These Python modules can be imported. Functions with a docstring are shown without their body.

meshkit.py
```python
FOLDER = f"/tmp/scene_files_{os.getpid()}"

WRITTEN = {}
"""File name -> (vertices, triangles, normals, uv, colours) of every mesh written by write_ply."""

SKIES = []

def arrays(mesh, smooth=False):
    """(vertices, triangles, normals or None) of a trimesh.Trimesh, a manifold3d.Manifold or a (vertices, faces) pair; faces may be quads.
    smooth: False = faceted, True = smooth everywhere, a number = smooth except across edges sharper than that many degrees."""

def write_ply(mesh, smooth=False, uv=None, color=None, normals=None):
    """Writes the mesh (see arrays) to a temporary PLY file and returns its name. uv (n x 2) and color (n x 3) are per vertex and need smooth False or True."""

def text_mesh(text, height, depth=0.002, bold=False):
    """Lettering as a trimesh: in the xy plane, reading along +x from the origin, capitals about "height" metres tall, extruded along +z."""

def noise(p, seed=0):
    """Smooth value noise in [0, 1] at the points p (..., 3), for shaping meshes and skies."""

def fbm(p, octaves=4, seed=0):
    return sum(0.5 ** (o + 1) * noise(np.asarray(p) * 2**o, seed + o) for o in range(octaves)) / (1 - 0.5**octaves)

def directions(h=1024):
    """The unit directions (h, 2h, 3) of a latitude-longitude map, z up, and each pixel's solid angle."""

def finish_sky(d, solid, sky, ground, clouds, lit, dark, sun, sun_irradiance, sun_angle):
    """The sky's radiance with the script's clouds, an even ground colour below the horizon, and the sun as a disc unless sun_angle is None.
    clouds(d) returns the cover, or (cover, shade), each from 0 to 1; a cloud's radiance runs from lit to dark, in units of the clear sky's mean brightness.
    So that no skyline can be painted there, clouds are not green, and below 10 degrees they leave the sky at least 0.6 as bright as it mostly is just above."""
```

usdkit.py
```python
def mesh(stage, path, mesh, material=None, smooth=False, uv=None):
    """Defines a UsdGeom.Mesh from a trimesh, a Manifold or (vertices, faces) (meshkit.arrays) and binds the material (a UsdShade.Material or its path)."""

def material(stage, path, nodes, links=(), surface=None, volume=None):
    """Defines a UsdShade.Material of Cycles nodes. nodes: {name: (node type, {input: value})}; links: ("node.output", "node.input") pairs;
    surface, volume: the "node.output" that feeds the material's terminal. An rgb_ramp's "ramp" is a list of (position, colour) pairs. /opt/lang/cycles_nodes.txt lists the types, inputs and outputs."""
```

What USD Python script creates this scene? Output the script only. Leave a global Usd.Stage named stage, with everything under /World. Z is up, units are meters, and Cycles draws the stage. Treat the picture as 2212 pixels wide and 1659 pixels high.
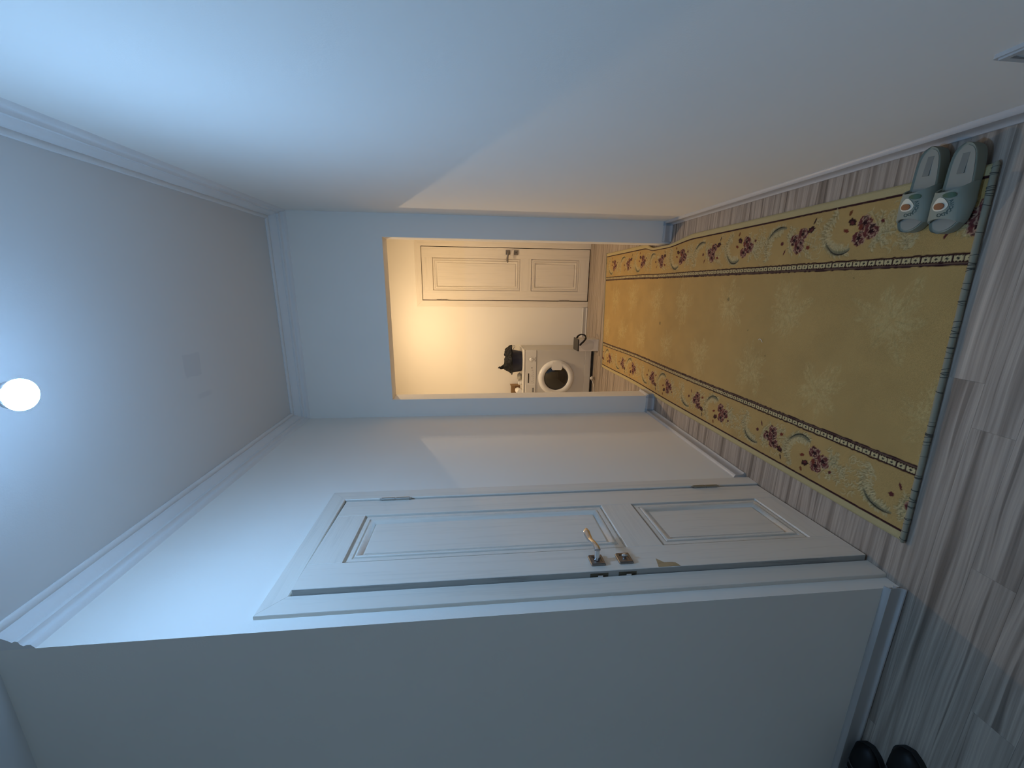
import math, numpy as np, trimesh, usdkit, meshkit
import manifold3d as m3
from shapely.geometry import Polygon, box as sbox
from shapely import union_all
from pxr import Usd, UsdGeom, UsdLux, UsdShade, Gf, Sdf, Vt

stage = Usd.Stage.CreateInMemory()
UsdGeom.SetStageUpAxis(stage, 'Z'); UsdGeom.SetStageMetersPerUnit(stage, 1.0)
UsdGeom.Xform.Define(stage, '/World'); UsdGeom.Scope.Define(stage, '/World/Looks')
rng = np.random.default_rng(7)

# ------------------------------------------------------------------ camera, lights, exposure
F_PX, YAW, PITCH, ROLL, EYE = 847.08, .2504, -.099, -.0124, (0.0, 0.0, 1.44)
EXPOSURE = 0.22
LAMP_COLD = np.array([.295, .57, 1.0]) * 670.0    # hanging bulb in the corridor (radiance)
LAMP_WARM = np.array([1.0, .73, .43]) * 1450.0     # pendant bulb in the far room
cam = UsdGeom.Camera.Define(stage, '/World/camera')
cam.CreateHorizontalApertureAttr(36.0); cam.CreateVerticalApertureAttr(36.0 * 1659 / 2212)
cam.CreateFocalLengthAttr(F_PX / 2212 * 36.0); cam.CreateClippingRangeAttr((0.03, 100.0))
cam.CreateExposureAttr(EXPOSURE)
_cy, _sy = math.cos(YAW), math.sin(YAW)
_fw = np.array([-_sy * math.cos(PITCH), _cy * math.cos(PITCH), math.sin(PITCH)])
_r0 = np.array([_cy, _sy, 0.0]); _u0 = np.cross(_r0, _fw)
_r = -math.cos(ROLL) * _u0 + math.sin(ROLL) * _r0       # the phone was held sideways: world down is picture right
_u = np.cross(-_fw, _r)
_m = np.eye(4); _m[0, :3], _m[1, :3], _m[2, :3], _m[3, :3] = _r, _u, -_fw, EYE
cam.AddTransformOp().Set(Gf.Matrix4d(*_m.ravel().tolist()))

# ------------------------------------------------------------------ helpers
used = {}
def numbered(parent, name):
    k = used.get((parent, name), 0); used[(parent, name)] = k + 1
    return name if k == 0 else f'{name}_{k:03d}'
def tag(p, label=None, cat=None, group=None, kind=None):
    for k, x in (('label', label), ('category', cat), ('group', group), ('kind', kind)):
        if x: p.SetCustomDataByKey(k, x)
    return p
def thing(name, label=None, cat=None, loc=(0, 0, 0), rotz=0, group=None, kind=None, parent='/World'):
    path = f'{parent}/{numbered(parent, name)}'
    x = UsdGeom.Xform.Define(stage, path)
    if any(loc): x.AddTranslateOp().Set(Gf.Vec3d(*map(float, loc)))
    if rotz: x.AddRotateZOp().Set(math.degrees(rotz))
    return tag(x.GetPrim(), label, cat, group, kind)
def obj(name, mesh, mat, parent=None, smooth=30, label=None, cat=None, kind=None, uv=None):
    par = str(parent.GetPath()) if parent else '/World'
    path = f'{par}/{numbered(par, name)}'
    p = usdkit.mesh(stage, path, mesh, M[mat], smooth=smooth).GetPrim()
    return tag(p, label, cat, None, kind)
def cat_(*ms): return trimesh.util.concatenate([m for m in ms if m is not None])
def bx(x0, x1, y0, y1, z0, z1, c=0.0):
    """a box, its edges chamfered by c"""
    lo, hi = np.minimum([x0, y0, z0], [x1, y1, z1]), np.maximum([x0, y0, z0], [x1, y1, z1])
    if c <= 0:
        m = trimesh.creation.box(hi - lo); m.apply_translation((lo + hi) / 2); return m
    c = min(c, .45 * (hi - lo).min()); pts = []
    for ax in range(3):
        a, b = lo + c, hi - c; a[ax], b[ax] = lo[ax], hi[ax]
        pts += [[(a, b)[i][0], (a, b)[j][1], (a, b)[k][2]] for i in (0, 1) for j in (0, 1) for k in (0, 1)]
    return trimesh.PointCloud(np.array(pts)).convex_hull
def extr(poly, h):
    return trimesh.creation.extrude_polygon(poly, h, engine='earcut')
def remap(m, cols, off=(0, 0, 0)):
    """vertices of m re-expressed on three new axes: cols = where local x, y, z go"""
    m = m.copy(); T = np.eye(4); T[:3, 0], T[:3, 1], T[:3, 2] = cols; T[:3, 3] = off
    m.apply_transform(T)
    if np.linalg.det(T[:3, :3]) < 0: m.invert()
    return m
def tube(pts, r, n=8, close=True, flat=None):
    pts = np.asarray(pts, float); r = np.broadcast_to(np.asarray(r, float), len(pts))
    t = np.gradient(pts, axis=0); t /= np.linalg.norm(t, axis=1, keepdims=True)
    up = np.array([0, 0, 1.0]) if abs(t[0][2]) < .9 else np.array([1.0, 0, 0])
    vs = []
    a = np.cross(t[0], up); a /= np.linalg.norm(a)
    for i, p in enumerate(pts):
        a = a - t[i] * (a @ t[i]); a /= np.linalg.norm(a); b = np.cross(t[i], a)
        ang = np.linspace(0, 2 * np.pi, n, endpoint=False)
        f = 1.0 if flat is None else flat
        vs.append(p + r[i] * (np.cos(ang)[:, None] * a + f * np.sin(ang)[:, None] * b))
    V = np.vstack(vs); L = len(pts); Fc = []
    for i in range(L - 1):
        for k in range(n):
            k2 = (k + 1) % n; Fc += [[i * n + k, i * n + k2, (i + 1) * n + k2], [i * n + k, (i + 1) * n + k2, (i + 1) * n + k]]
    if close:
        V = np.vstack([V, pts[0], pts[-1]]); c0, c1 = L * n, L * n + 1
        for k in range(n):
            k2 = (k + 1) % n; Fc += [[c0, k2, k], [c1, (L - 1) * n + k, (L - 1) * n + k2]]
    m = trimesh.Trimesh(V, np.array(Fc), process=False)
    if m.volume < 0: m.invert()
    return m
def lathe(prof, n=32):
    m = trimesh.creation.revolve(np.array(prof, float), sections=n)
    if m.volume < 0: m.invert()
    return m
def spline(P, n=40):
    P = np.asarray(P, float); k = len(P); t = np.linspace(0, k - 1, n); out = []
    for x in t:
        i = min(int(x), k - 2); u = x - i
        p0, p1, p2, p3 = P[max(i - 1, 0)], P[i], P[i + 1], P[min(i + 2, k - 1)]
        out.append(.5 * ((2 * p1) + (-p0 + p2) * u + (2 * p0 - 5 * p1 + 4 * p2 - p3) * u * u + (-p0 + 3 * p1 - 3 * p2 + p3) * u ** 3))
    return np.array(out)
def grid(V, nu, nv, wrap=False):
    i, j = np.meshgrid(np.arange(nu - 1), np.arange(nv if wrap else nv - 1), indexing='ij'); j2 = (j + 1) % nv
    q = np.stack([i * nv + j, (i + 1) * nv + j, (i + 1) * nv + j2, i * nv + j2], -1).reshape(-1, 4)
    return trimesh.Trimesh(V.reshape(-1, 3), np.vstack([q[:, [0, 1, 2]], q[:, [0, 2, 3]]]), process=False)
def shell(top, bottom):
    """closed solid between two grids of the same shape (nu, nv, 3)"""
    nu, nv = top.shape[:2]; a = grid(top, nu, nv); b = grid(bottom, nu, nv); n = nu * nv
    idx = np.arange(n).reshape(nu, nv)
    ring = np.concatenate([idx[:-1, 0], idx[-1, :-1], idx[1:, -1][::-1], idx[0, 1:][::-1]]); r2 = np.roll(ring, -1)
    side = np.vstack([np.stack([ring, ring + n, r2], 1), np.stack([r2, ring + n, r2 + n], 1)])
    m = trimesh.Trimesh(np.vstack([a.vertices, b.vertices]), np.vstack([a.faces, b.faces[:, ::-1] + n, side]), process=False)
    trimesh.repair.fix_normals(m)
    return m
def sm(a, b, x):
    t = np.clip((x - a) / (b - a), 0, 1); return t * t * (3 - 2 * t)

# ------------------------------------------------------------------ materials
M = {}
def mat(name, nodes, links, **kw): M[name] = usdkit.material(stage, f'/World/Looks/{name}', nodes, links, **kw)
def plain(name, col, rough=.5, metal=0.0, **kw):
    mat(name, {'p': ('principled_bsdf', {'base_color': col, 'roughness': rough, 'metallic': metal, **kw})}, [], surface='p.BSDF')
def paint(name, col, rough=.8, scale=220, depth=.0006, blotch=.05):
    c = np.array(col)
    mat(name, {'g': ('geometry', {}), 'n': ('noise_texture', {'scale': scale, 'detail': 3.0}), 'n2': ('noise_texture', {'scale': 1.7, 'detail': 3.0}),
               'r': ('rgb_ramp', {'ramp': [(.3, tuple(c * (1 - blotch))), (.7, tuple(np.minimum(c * (1 + blotch * .4), .9)))]}),
               'b': ('bump', {'strength': .35, 'distance': depth}), 'p': ('principled_bsdf', {'roughness': rough, 'specular_ior_level': .3})},
        [('g.position', 'n.vector'), ('g.position', 'n2.vector'), ('n2.fac', 'r.fac'), ('r.color', 'p.base_color'), ('n.fac', 'b.height'), ('b.normal', 'p.normal')], surface='p.BSDF')
paint('wall_paint', (.88, .835, .76), blotch=.02)
paint('plaster_trim', (.80, .78, .75), .75, 60, .003, .06)
# ceiling: one darker rectangular patch and a small smear of old paint on it
mat('ceiling_paint', {'g': ('geometry', {}), 's': ('separate_xyz', {}),
    'n': ('noise_texture', {'scale': 200.0}), 'n2': ('noise_texture', {'scale': 14.0, 'detail': 3.0}), 'nv': ('vector_math', {'math_type': 'scale', 'scale': .02}),
    'ad': ('vector_math', {'math_type': 'add'}),
    'ax': ('math', {'math_type': 'add', 'value2': .377}), 'axa': ('math', {'math_type': 'absolute'}), 'mx': ('map_range', {'from_min': .050, 'from_max': .058, 'to_min': 1.0, 'to_max': 0.0, 'clamp': True}),
    'ay': ('math', {'math_type': 'add', 'value2': -1.957}), 'aya': ('math', {'math_type': 'absolute'}), 'my': ('map_range', {'from_min': .050, 'from_max': .060, 'to_min': 1.0, 'to_max': 0.0, 'clamp': True}),
    'mm': ('math', {'math_type': 'multiply'}),
    'bx': ('math', {'math_type': 'add', 'value2': .532}), 'bxa': ('math', {'math_type': 'absolute'}), 'nx': ('map_range', {'from_min': .008, 'from_max': .016, 'to_min': .8, 'to_max': 0.0, 'clamp': True}),
    'by': ('math', {'math_type': 'add', 'value2': -2.005}), 'bya': ('math', {'math_type': 'absolute'}), 'ny': ('map_range', {'from_min': .03, 'from_max': .06, 'to_min': 1.0, 'to_max': 0.0, 'clamp': True}),
    'nn': ('math', {'math_type': 'multiply'}), 'sum': ('math', {'math_type': 'add', 'use_clamp': True}),
    'mix': ('mix', {'mix_type': 'mix', 'color1': (.76, .74, .71), 'color2': (.70, .685, .665)}),
    'b': ('bump', {'strength': .3, 'distance': .0006}), 'p': ('principled_bsdf', {'roughness': .85, 'specular_ior_level': .25})},
   [('g.position', 'n.vector'), ('g.position', 'n2.vector'), ('n2.color', 'nv.vector1'), ('g.position', 'ad.vector1'), ('nv.vector', 'ad.vector2'), ('ad.vector', 's.vector'),
    ('s.x', 'ax.value1'), ('ax.value', 'axa.value1'), ('axa.value', 'mx.value'), ('s.y', 'ay.value1'), ('ay.value', 'aya.value1'), ('aya.value', 'my.value'), ('mx.result', 'mm.value1'), ('my.result', 'mm.value2'),
    ('s.x', 'bx.value1'), ('bx.value', 'bxa.value1'), ('bxa.value', 'nx.value'), ('s.y', 'by.value1'), ('by.value', 'bya.value1'), ('bya.value', 'ny.value'), ('nx.result', 'nn.value1'), ('ny.result', 'nn.value2'),
    ('mm.value', 'sum.value1'), ('nn.value', 'sum.value2'), ('sum.value', 'mix.fac'), ('mix.color', 'p.base_color'), ('n.fac', 'b.height'), ('b.normal', 'p.normal')], surface='p.BSDF')
def wood(name, scale, light, dark, rough=.55, fine=1.0):
    mat(name, {'g': ('geometry', {}), 'm': ('mapping', {'scale': scale}), 'n': ('noise_texture', {'scale': 1.0, 'detail': 5.0, 'roughness': .6, 'distortion': .6}),
               'm2': ('mapping', {'scale': tuple(4 * s for s in scale)}), 'n2': ('noise_texture', {'scale': 1.0, 'detail': 2.0}),
               'r': ('rgb_ramp', {'ramp': [(.32, dark), (.5, light), (.75, light)]}), 'b': ('bump', {'strength': .35, 'distance': .0008}), 'p': ('principled_bsdf', {'roughness': rough})},
        [('g.position', 'm.vector'), ('m.vector', 'n.vector'), ('g.position', 'm2.vector'), ('m2.vector', 'n2.vector'), ('n.fac', 'r.fac'), ('r.color', 'p.base_color'), ('n2.fac', 'b.height'), ('b.normal', 'p.normal')], surface='p.BSDF')
DL, DD = (.79, .725, .635), (.73, .67, .585)
wood('door_wood', (55, 55, 2.2), DL, DD)
wood('door_wood_rail', (2.2, 2.2, 55), DL, DD)
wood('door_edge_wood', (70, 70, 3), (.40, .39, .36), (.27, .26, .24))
plain('void_dark', (.012, .012, .014), .9)
plain('gap_brown', (.09, .065, .05), .8)
plain('metal_chrome', (.74, .74, .75), .16, 1.0)
plain('metal_bronze', (.27, .245, .225), .42, 1.0)
plain('metal_dark', (.13, .115, .085), .42, 1.0)
plain('metal_hinge', (.42, .41, .38), .4, 1.0)
wood('bare_chipboard', (60, 60, 12), (.46, .325, .17), (.33, .225, .11), .9)
plain('skirting_plastic', (.50, .48, .46), .35)
plain('skirting_cap', (.34, .36, .38), .4)
plain('socket_plastic', (.50, .495, .48), .4)
# laminate: streaks along x, tones differ from plank to plank
mat('laminate', {'g': ('geometry', {}), 'oi': ('object_info', {}), 'cx': ('combine_xyz', {}), 'mu': ('math', {'math_type': 'multiply', 'value2': 37.0}), 'ad': ('vector_math', {'math_type': 'add'}),
    'w0': ('mapping', {'scale': (1.1, 6.0, 1.0)}), 'wn': ('noise_texture', {'scale': 1.0, 'detail': 2.0}), 'ws': ('vector_math', {'math_type': 'scale', 'scale': .05}), 'wa': ('vector_math', {'math_type': 'add'}),
    'm': ('mapping', {'scale': (.55, 22.0, 1.0)}), 'n': ('noise_texture', {'scale': 1.0, 'detail': 3.0, 'roughness': .55}),
    'm2': ('mapping', {'scale': (2.6, 120.0, 1.0)}), 'n2': ('noise_texture', {'scale': 1.0, 'detail': 4.0, 'roughness': .65}),
    'm3': ('mapping', {'scale': (.9, 46.0, 1.0)}), 'n3': ('noise_texture', {'scale': 1.0, 'detail': 1.0, 'distortion': .5}),
    'r': ('rgb_ramp', {'ramp': [(.30, (.165, .128, .099)), (.42, (.29, .234, .186)), (.50, (.43, .354, .285)), (.58, (.30, .245, .197)), (.70, (.51, .422, .342))]}),
    'r2': ('rgb_ramp', {'ramp': [(.3, (.80, .80, .80)), (.6, (1.06, 1.06, 1.06))]}),
    'r3': ('rgb_ramp', {'ramp': [(.33, (.58, .56, .55)), (.40, (1., 1., 1.)), (1.0, (1., 1., 1.))]}),
    'x1': ('mix', {'mix_type': 'multiply', 'fac': 1.0}), 'x2': ('mix', {'mix_type': 'multiply', 'fac': 1.0}),
    'b': ('bump', {'strength': .25, 'distance': .0005}), 'p': ('principled_bsdf', {'roughness': .42, 'specular_ior_level': .45})},
   [('oi.random', 'mu.value1'), ('mu.value', 'cx.x'), ('mu.value', 'cx.y'), ('g.position', 'ad.vector1'), ('cx.vector', 'ad.vector2'),
    ('ad.vector', 'w0.vector'), ('w0.vector', 'wn.vector'), ('wn.color', 'ws.vector1'), ('ad.vector', 'wa.vector1'), ('ws.vector', 'wa.vector2'),
    ('wa.vector', 'm.vector'), ('m.vector', 'n.vector'), ('wa.vector', 'm2.vector'), ('m2.vector', 'n2.vector'), ('wa.vector', 'm3.vector'), ('m3.vector', 'n3.vector'),
    ('n.fac', 'r.fac'), ('n2.fac', 'r2.fac'), ('n3.fac', 'r3.fac'), ('r.color', 'x1.color1'), ('r2.color', 'x1.color2'), ('x1.color', 'x2.color1'), ('r3.color', 'x2.color2'),
    ('x2.color', 'p.base_color'), ('n2.fac', 'b.height'), ('b.normal', 'p.normal')], surface='p.BSDF')
plain('underlay', (.05, .045, .04), .9)
mat('rug_pile', {'a': ('attribute', {'attribute': 'pile_color'}), 'g': ('geometry', {}), 'n': ('noise_texture', {'scale': 700.0, 'detail': 2.0}), 'r': ('rgb_ramp', {'ramp': [(.3, (.74, .74, .74)), (.7, (1.14, 1.14, 1.14))]}),
    'x': ('mix', {'mix_type': 'multiply', 'fac': 1.0}), 'b': ('bump', {'strength': .5, 'distance': .001}), 'p': ('principled_bsdf', {'roughness': .95, 'specular_ior_level': .1, 'sheen_weight': .12, 'sheen_roughness': .5})},
   [('g.position', 'n.vector'), ('n.fac', 'r.fac'), ('a.color', 'x.color1'), ('r.color', 'x.color2'), ('x.color', 'p.base_color'), ('n.fac', 'b.height'), ('b.normal', 'p.normal')], surface='p.BSDF')
plain('rug_cord', (.27, .25, .18), .9)
plain('thread_dark', (.075, .07, .055), .9)
plain('thread_white', (.85, .83, .76), .8)
for nm, c in (('lamp_cold', LAMP_COLD), ('lamp_warm', LAMP_WARM)):
    mat(nm, {'e': ('emission', {'color': tuple(c / c.max()), 'strength': float(c.max())})}, [], surface='e.emission')
plain('lamp_rim', (.8, .8, .8), .4)

# ------------------------------------------------------------------ room shell
XL, XR, YC, YP0, YP1, YF, ZC = -.985, .451, .9885, 2.892, 3.034, 4.895, 2.752     # left wall, right wall, near corner, partition front and back, far wall, ceiling
OXL, OXR, OZ = -.850, .300, 2.041                                                  # opening in the partition
HXL, FXL, FXR, YB, WT = -2.30, -1.47, .520, -.45, .12
DY0, DY1, DZ = 1.083, 1.697, 2.062                                                 # hole for the near door in the left wall
def struct(name, mesh, m, parent=None, smooth=30): return obj(name, mesh, m, parent, smooth, kind='structure')
def wall_yz(poly, x0, x1):      # polygon given in (y, z), extruded along x
    return remap(extr(poly, x1 - x0), ([0, 1, 0], [0, 0, 1], [1, 0, 0]), (x0, 0, 0))
def wall_xz(poly, y0, y1):
    return remap(extr(poly, y1 - y0), ([1, 0, 0], [0, 0, 1], [0, 1, 0]), (0, y0, 0))
struct('wall_left', wall_yz(sbox(YC, 0, YP0, ZC).difference(sbox(DY0, -1, DY1, DZ)), XL - WT, XL), 'wall_paint')
struct('wall_right', bx(XR, XR + WT, YB, YP0, 0, ZC), 'wall_paint')
struct('wall_middle', wall_xz(sbox(FXL - WT, 0, FXR + WT, ZC).difference(sbox(OXL, -1, OXR, OZ)), YP0, YP1), 'wall_paint')
struct('wall_entry', bx(HXL, XL - WT, YC, YC + WT, 0, ZC), 'wall_paint')
struct('wall_back', bx(HXL, XR + WT, YB - WT, YB, 0, ZC), 'wall_paint')
struct('wall_hall', bx(HXL - WT, HXL, YB - WT, YC + WT, 0, ZC), 'wall_paint')
struct('wall_far', wall_xz(sbox(FXL - WT, 0, FXR + WT, ZC).difference(sbox(-.207, -1, .429, 2.046)), YF, YF + WT), 'wall_paint')
struct('wall_far_left', bx(FXL - WT, FXL, YP1, YF, 0, ZC), 'wall_paint')
struct('wall_far_right', bx(FXR, FXR + WT, YP1, YF, 0, ZC), 'wall_paint')
struct('wall_bath', bx(XL - WT - .5, XL - WT - .42, YC + WT, YP0, 0, ZC), 'wall_paint')
struct('ceiling', bx(HXL - WT, FXR + WT, YB - WT, YF + WT, ZC, ZC + .1), 'ceiling_paint')
# floor of laminate planks running across the corridor
fl = tag(UsdGeom.Xform.Define(stage, '/World/floor').GetPrim(), kind='structure')
obj('underlay', bx(HXL - WT, FXR + WT, YB - WT, YF + WT, -.06, -.008), 'underlay', fl)
foot = union_all([sbox(HXL, YB, XR, YC), sbox(XL, YC - .01, XR, YP0 + .01), sbox(OXL, YP0 - .01, OXR, YP1 + .01), sbox(FXL, YP1, FXR, YF), sbox(XL - WT - .02, DY0, XL + .01, DY1)])
PW, PL = .0985, 1.28
offs = [.0, .43, .86, .22, .64, 1.05]
k0 = int(math.floor((YB - .937) / PW))
for k in range(k0, int((YF - .937) / PW) + 1):
    y0 = .937 + k * PW; x = -.256 - 3 * PL + (0 if k in (0,) else offs[k % 6] * .97 + .13)
    while x < FXR:
        g = sbox(x, y0, x + PL, y0 + PW).intersection(foot)
        x += PL
        for q in (getattr(g, 'geoms', [g]) if not g.is_empty else []):
            q = q.buffer(-.00018, join_style=2)
            if q.area < 2e-4 or q.geom_type != 'Polygon': continue
            m = extr(q, .008); m.apply_translation([0, 0, -.008])
            obj('plank', m, 'laminate', fl, smooth=False)

# crown moulding: profile (out from wall, down from ceiling)
CP = [(0, 0), (.062, 0), (.0645, .005), (.061, .013), (.051, .0165), (.0435, .0145), (.0405, .021), (.0405, .030), (.031, .045), (.0225, .055), (.0265, .062), (.0245, .070), (.0145, .0735), (.0105, .081), (.0135, .089), (.012, .098), (.004, .104), (0, .108)]
def profile_run(P, a, b, inward, za, sign, m0=0.0, m1=0.0, nseg=2, rough=0.0, seed=0):
    """profile P (out, up*sign from za) run from a to b (xy) ; mitre m0, m1: how far the run shrinks per unit of out"""
    a, b, nrm = np.array(a, float), np.array(b, float), np.array(inward, float)
    d = (b - a) / np.linalg.norm(b - a); L = np.linalg.norm(b - a); vs = []
    for i in range(nseg):
        t = i / (nseg - 1)
        for o, h in P:
            s = (1 - t) * (m0 * o) + t * (L - m1 * o)
            p = a + d * s + nrm * o; vs.append([p[0], p[1], za + sign * h])
    V = np.array(vs); n = len(P)
    if rough:
        w = np.array([meshkit.fbm(V * np.array([9., 9., 30.]) + seed, 3), meshkit.fbm(V * np.array([40., 40., 60.]) + seed + 9, 2)]).T - .5
        out = np.tile([o > .0005 and h > .0005 for o, h in P], nseg)
        V[:, :2] += nrm * (w[:, :1] + .6 * w[:, 1:]) * rough * out[:, None]; V[:, 2] += sign * w[:, 1] * rough * .7 * out
    m = grid(V.reshape(nseg, n, 3), nseg, n, wrap=True)
    base = trimesh.creation.triangulate_polygon(Polygon(P), engine='earcut')
    pv = np.array([np.argmin(((np.array(P) - q) ** 2).sum(1)) for q in base[0]]); f0 = pv[base[1]]
    m = trimesh.Trimesh(m.vertices, np.vstack([m.faces, f0, f0[:, ::-1] + (nseg - 1) * n]), process=False)
    trimesh.repair.fix_normals(m)
    return m
struct('trim_1', profile_run(CP, (XL, YC), (XL, YP0), (1, 0), ZC, -1, 0, 1, 90, .0045, 1), 'plaster_trim', smooth=40)
struct('trim_2', profile_run(CP, (XL, YP0), (XR, YP0), (0, -1), ZC, -1, 1, 1, 60, .0045, 2), 'plaster_trim', smooth=40)
struct('trim_3', profile_run(CP, (XR, YP0), (XR, YB), (-1, 0), ZC, -1, 1, 0, 150, .0045, 3), 'plaster_trim', smooth=40)
# baseboards: plastic skirting with a cable channel, open (hollow) at its cut end
BP = [(0, .001), (.0245, .001), (.0255, .004), (.0245, .0075), (.0205, .010), (.0165, .016), (.0150, .026), (.0152, .040), (.0165, .047), (.0160, .053), (.0120, .058), (.0050, .062), (0, .0625)]
BH = [(.0245, .001), (.0255, .004), (.0245, .0075), (.0205, .010), (.0165, .016), (.0150, .026), (.0152, .040), (.0165, .047), (.0160, .053), (.0120, .058), (.0050, .062), (0, .0625), (0, .060), (.0110, .0555), (.0142, .051), (.0146, .047), (.0133, .040), (.0130, .030), (.002, .030), (.002, .028), (.0130, .028), (.0145, .0155), (.0185, .008), (.0185, .004), (.0225, .0015)]
def baseb(name, a, b, nrm, m0=0, m1=0, P=BP): return struct(name, profile_run(P, a, b, nrm, 0, 1, m0, m1), 'skirting_plastic')
baseb('baseboard_right', (XR, YP0), (XR, YB), (-1, 0), 1, 0)
bl = thing('baseboard_left', kind='structure')
obj('skirting_run', profile_run(BP, (XL, 1.777), (XL, YP0), (1, 0), 0, 1, 0, 1), 'skirting_plastic', bl)
be = thing('baseboard_entry', kind='structure')
obj('skirting_run', profile_run(BH, (HXL, YC), (XL + .010, YC), (0, -1), 0, 1, 0, 0), 'skirting_plastic', be)
bm = thing('baseboard_middle', kind='structure')
obj('skirting_run', profile_run(BP, (XL, YP0), (OXL, YP0), (0, -1), 0, 1, 1, -1), 'skirting_plastic', bm)
obj('skirting_run', profile_run(BP, (OXL, YP0), (OXL, YP1), (1, 0), 0, 1, -1, 0), 'skirting_plastic', bm)
obj('skirting_run', profile_run(BP, (OXR + .012, YP0), (XR, YP0), (0, -1), 0, 1, 0, 1), 'skirting_plastic', bm)
CAPP = [(0, .001)] + [(o + .0014, h + .0004) for o, h in BP[1:-1]] + [(0, .0645)]
for a, b, n_, q0, q1, par in (((XL, YP0 - .030), (XL, YP0), (1, 0), 0, 1, bl), ((XL, YP0), (XL + .030, YP0), (0, -1), 1, 0, bm), ((XR - .030, YP0), (XR, YP0), (0, -1), 0, 1, bm),
                              ((OXL - .016, YP0), (OXL, YP0), (0, -1), 0, -1, bm), ((OXL, YP0), (OXL, YP0 + .016), (1, 0), -1, 0, bm)):
    obj('corner_cap', profile_run(CAPP, a, b, n_, 0, 1, q0, q1), 'skirting_cap', par)
baseb('baseboard_far', (FXL, YF), (-.2755, YF), (0, -1))
baseb('baseboard_far_right', (FXR, YF), (FXR, YP1), (-1, 0))

# ------------------------------------------------------------------ doors
def nested(y0, y1, z0, z1, prof, face):
    """a sunk, moulded panel: rings of rectangles at inset d and depth h, as a sheet whose normal is +face; local (a, z, out)"""
    vs = []
    for d, h in prof: vs += [[y0 + d, z0 + d, h], [y1 - d, z0 + d, h], [y1 - d, z1 - d, h], [y0 + d, z1 - d, h]]
    f = []
    for i in range(len(prof) - 1):
        for k in range(4):
            a, b = i * 4 + k, i * 4 + (k + 1) % 4; f += [[a, b, b + 4], [a, b + 4, a + 4]]
    n = (len(prof) - 1) * 4; f += [[n, n + 1, n + 2], [n, n + 2, n + 3]]
    vs += [[y0, z0, -.034], [y1, z0, -.034], [y1, z1, -.034], [y0, z1, -.034]]; e = len(prof) * 4
    for k in range(4): f += [[k, e + k, e + (k + 1) % 4], [k, e + (k + 1) % 4, (k + 1) % 4]]
    f += [[e, e + 2, e + 1], [e, e + 3, e + 2]]
    return trimesh.Trimesh(np.array(vs), np.array(f), process=False)
PANEL = [(0, -.001), (.0008, -.0135), (.0085, -.0135), (.0095, -.0050), (.024, -.0045), (.026, -.0090), (.0300, -.0090), (.0315, -.0032), (.036, -.0012), (.041, -.0022), (.046, -.0065), (.050, -.0115), (.052, -.0150), (.0585, -.0150), (.0600, -.0095), (.063, -.0090)]
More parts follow.
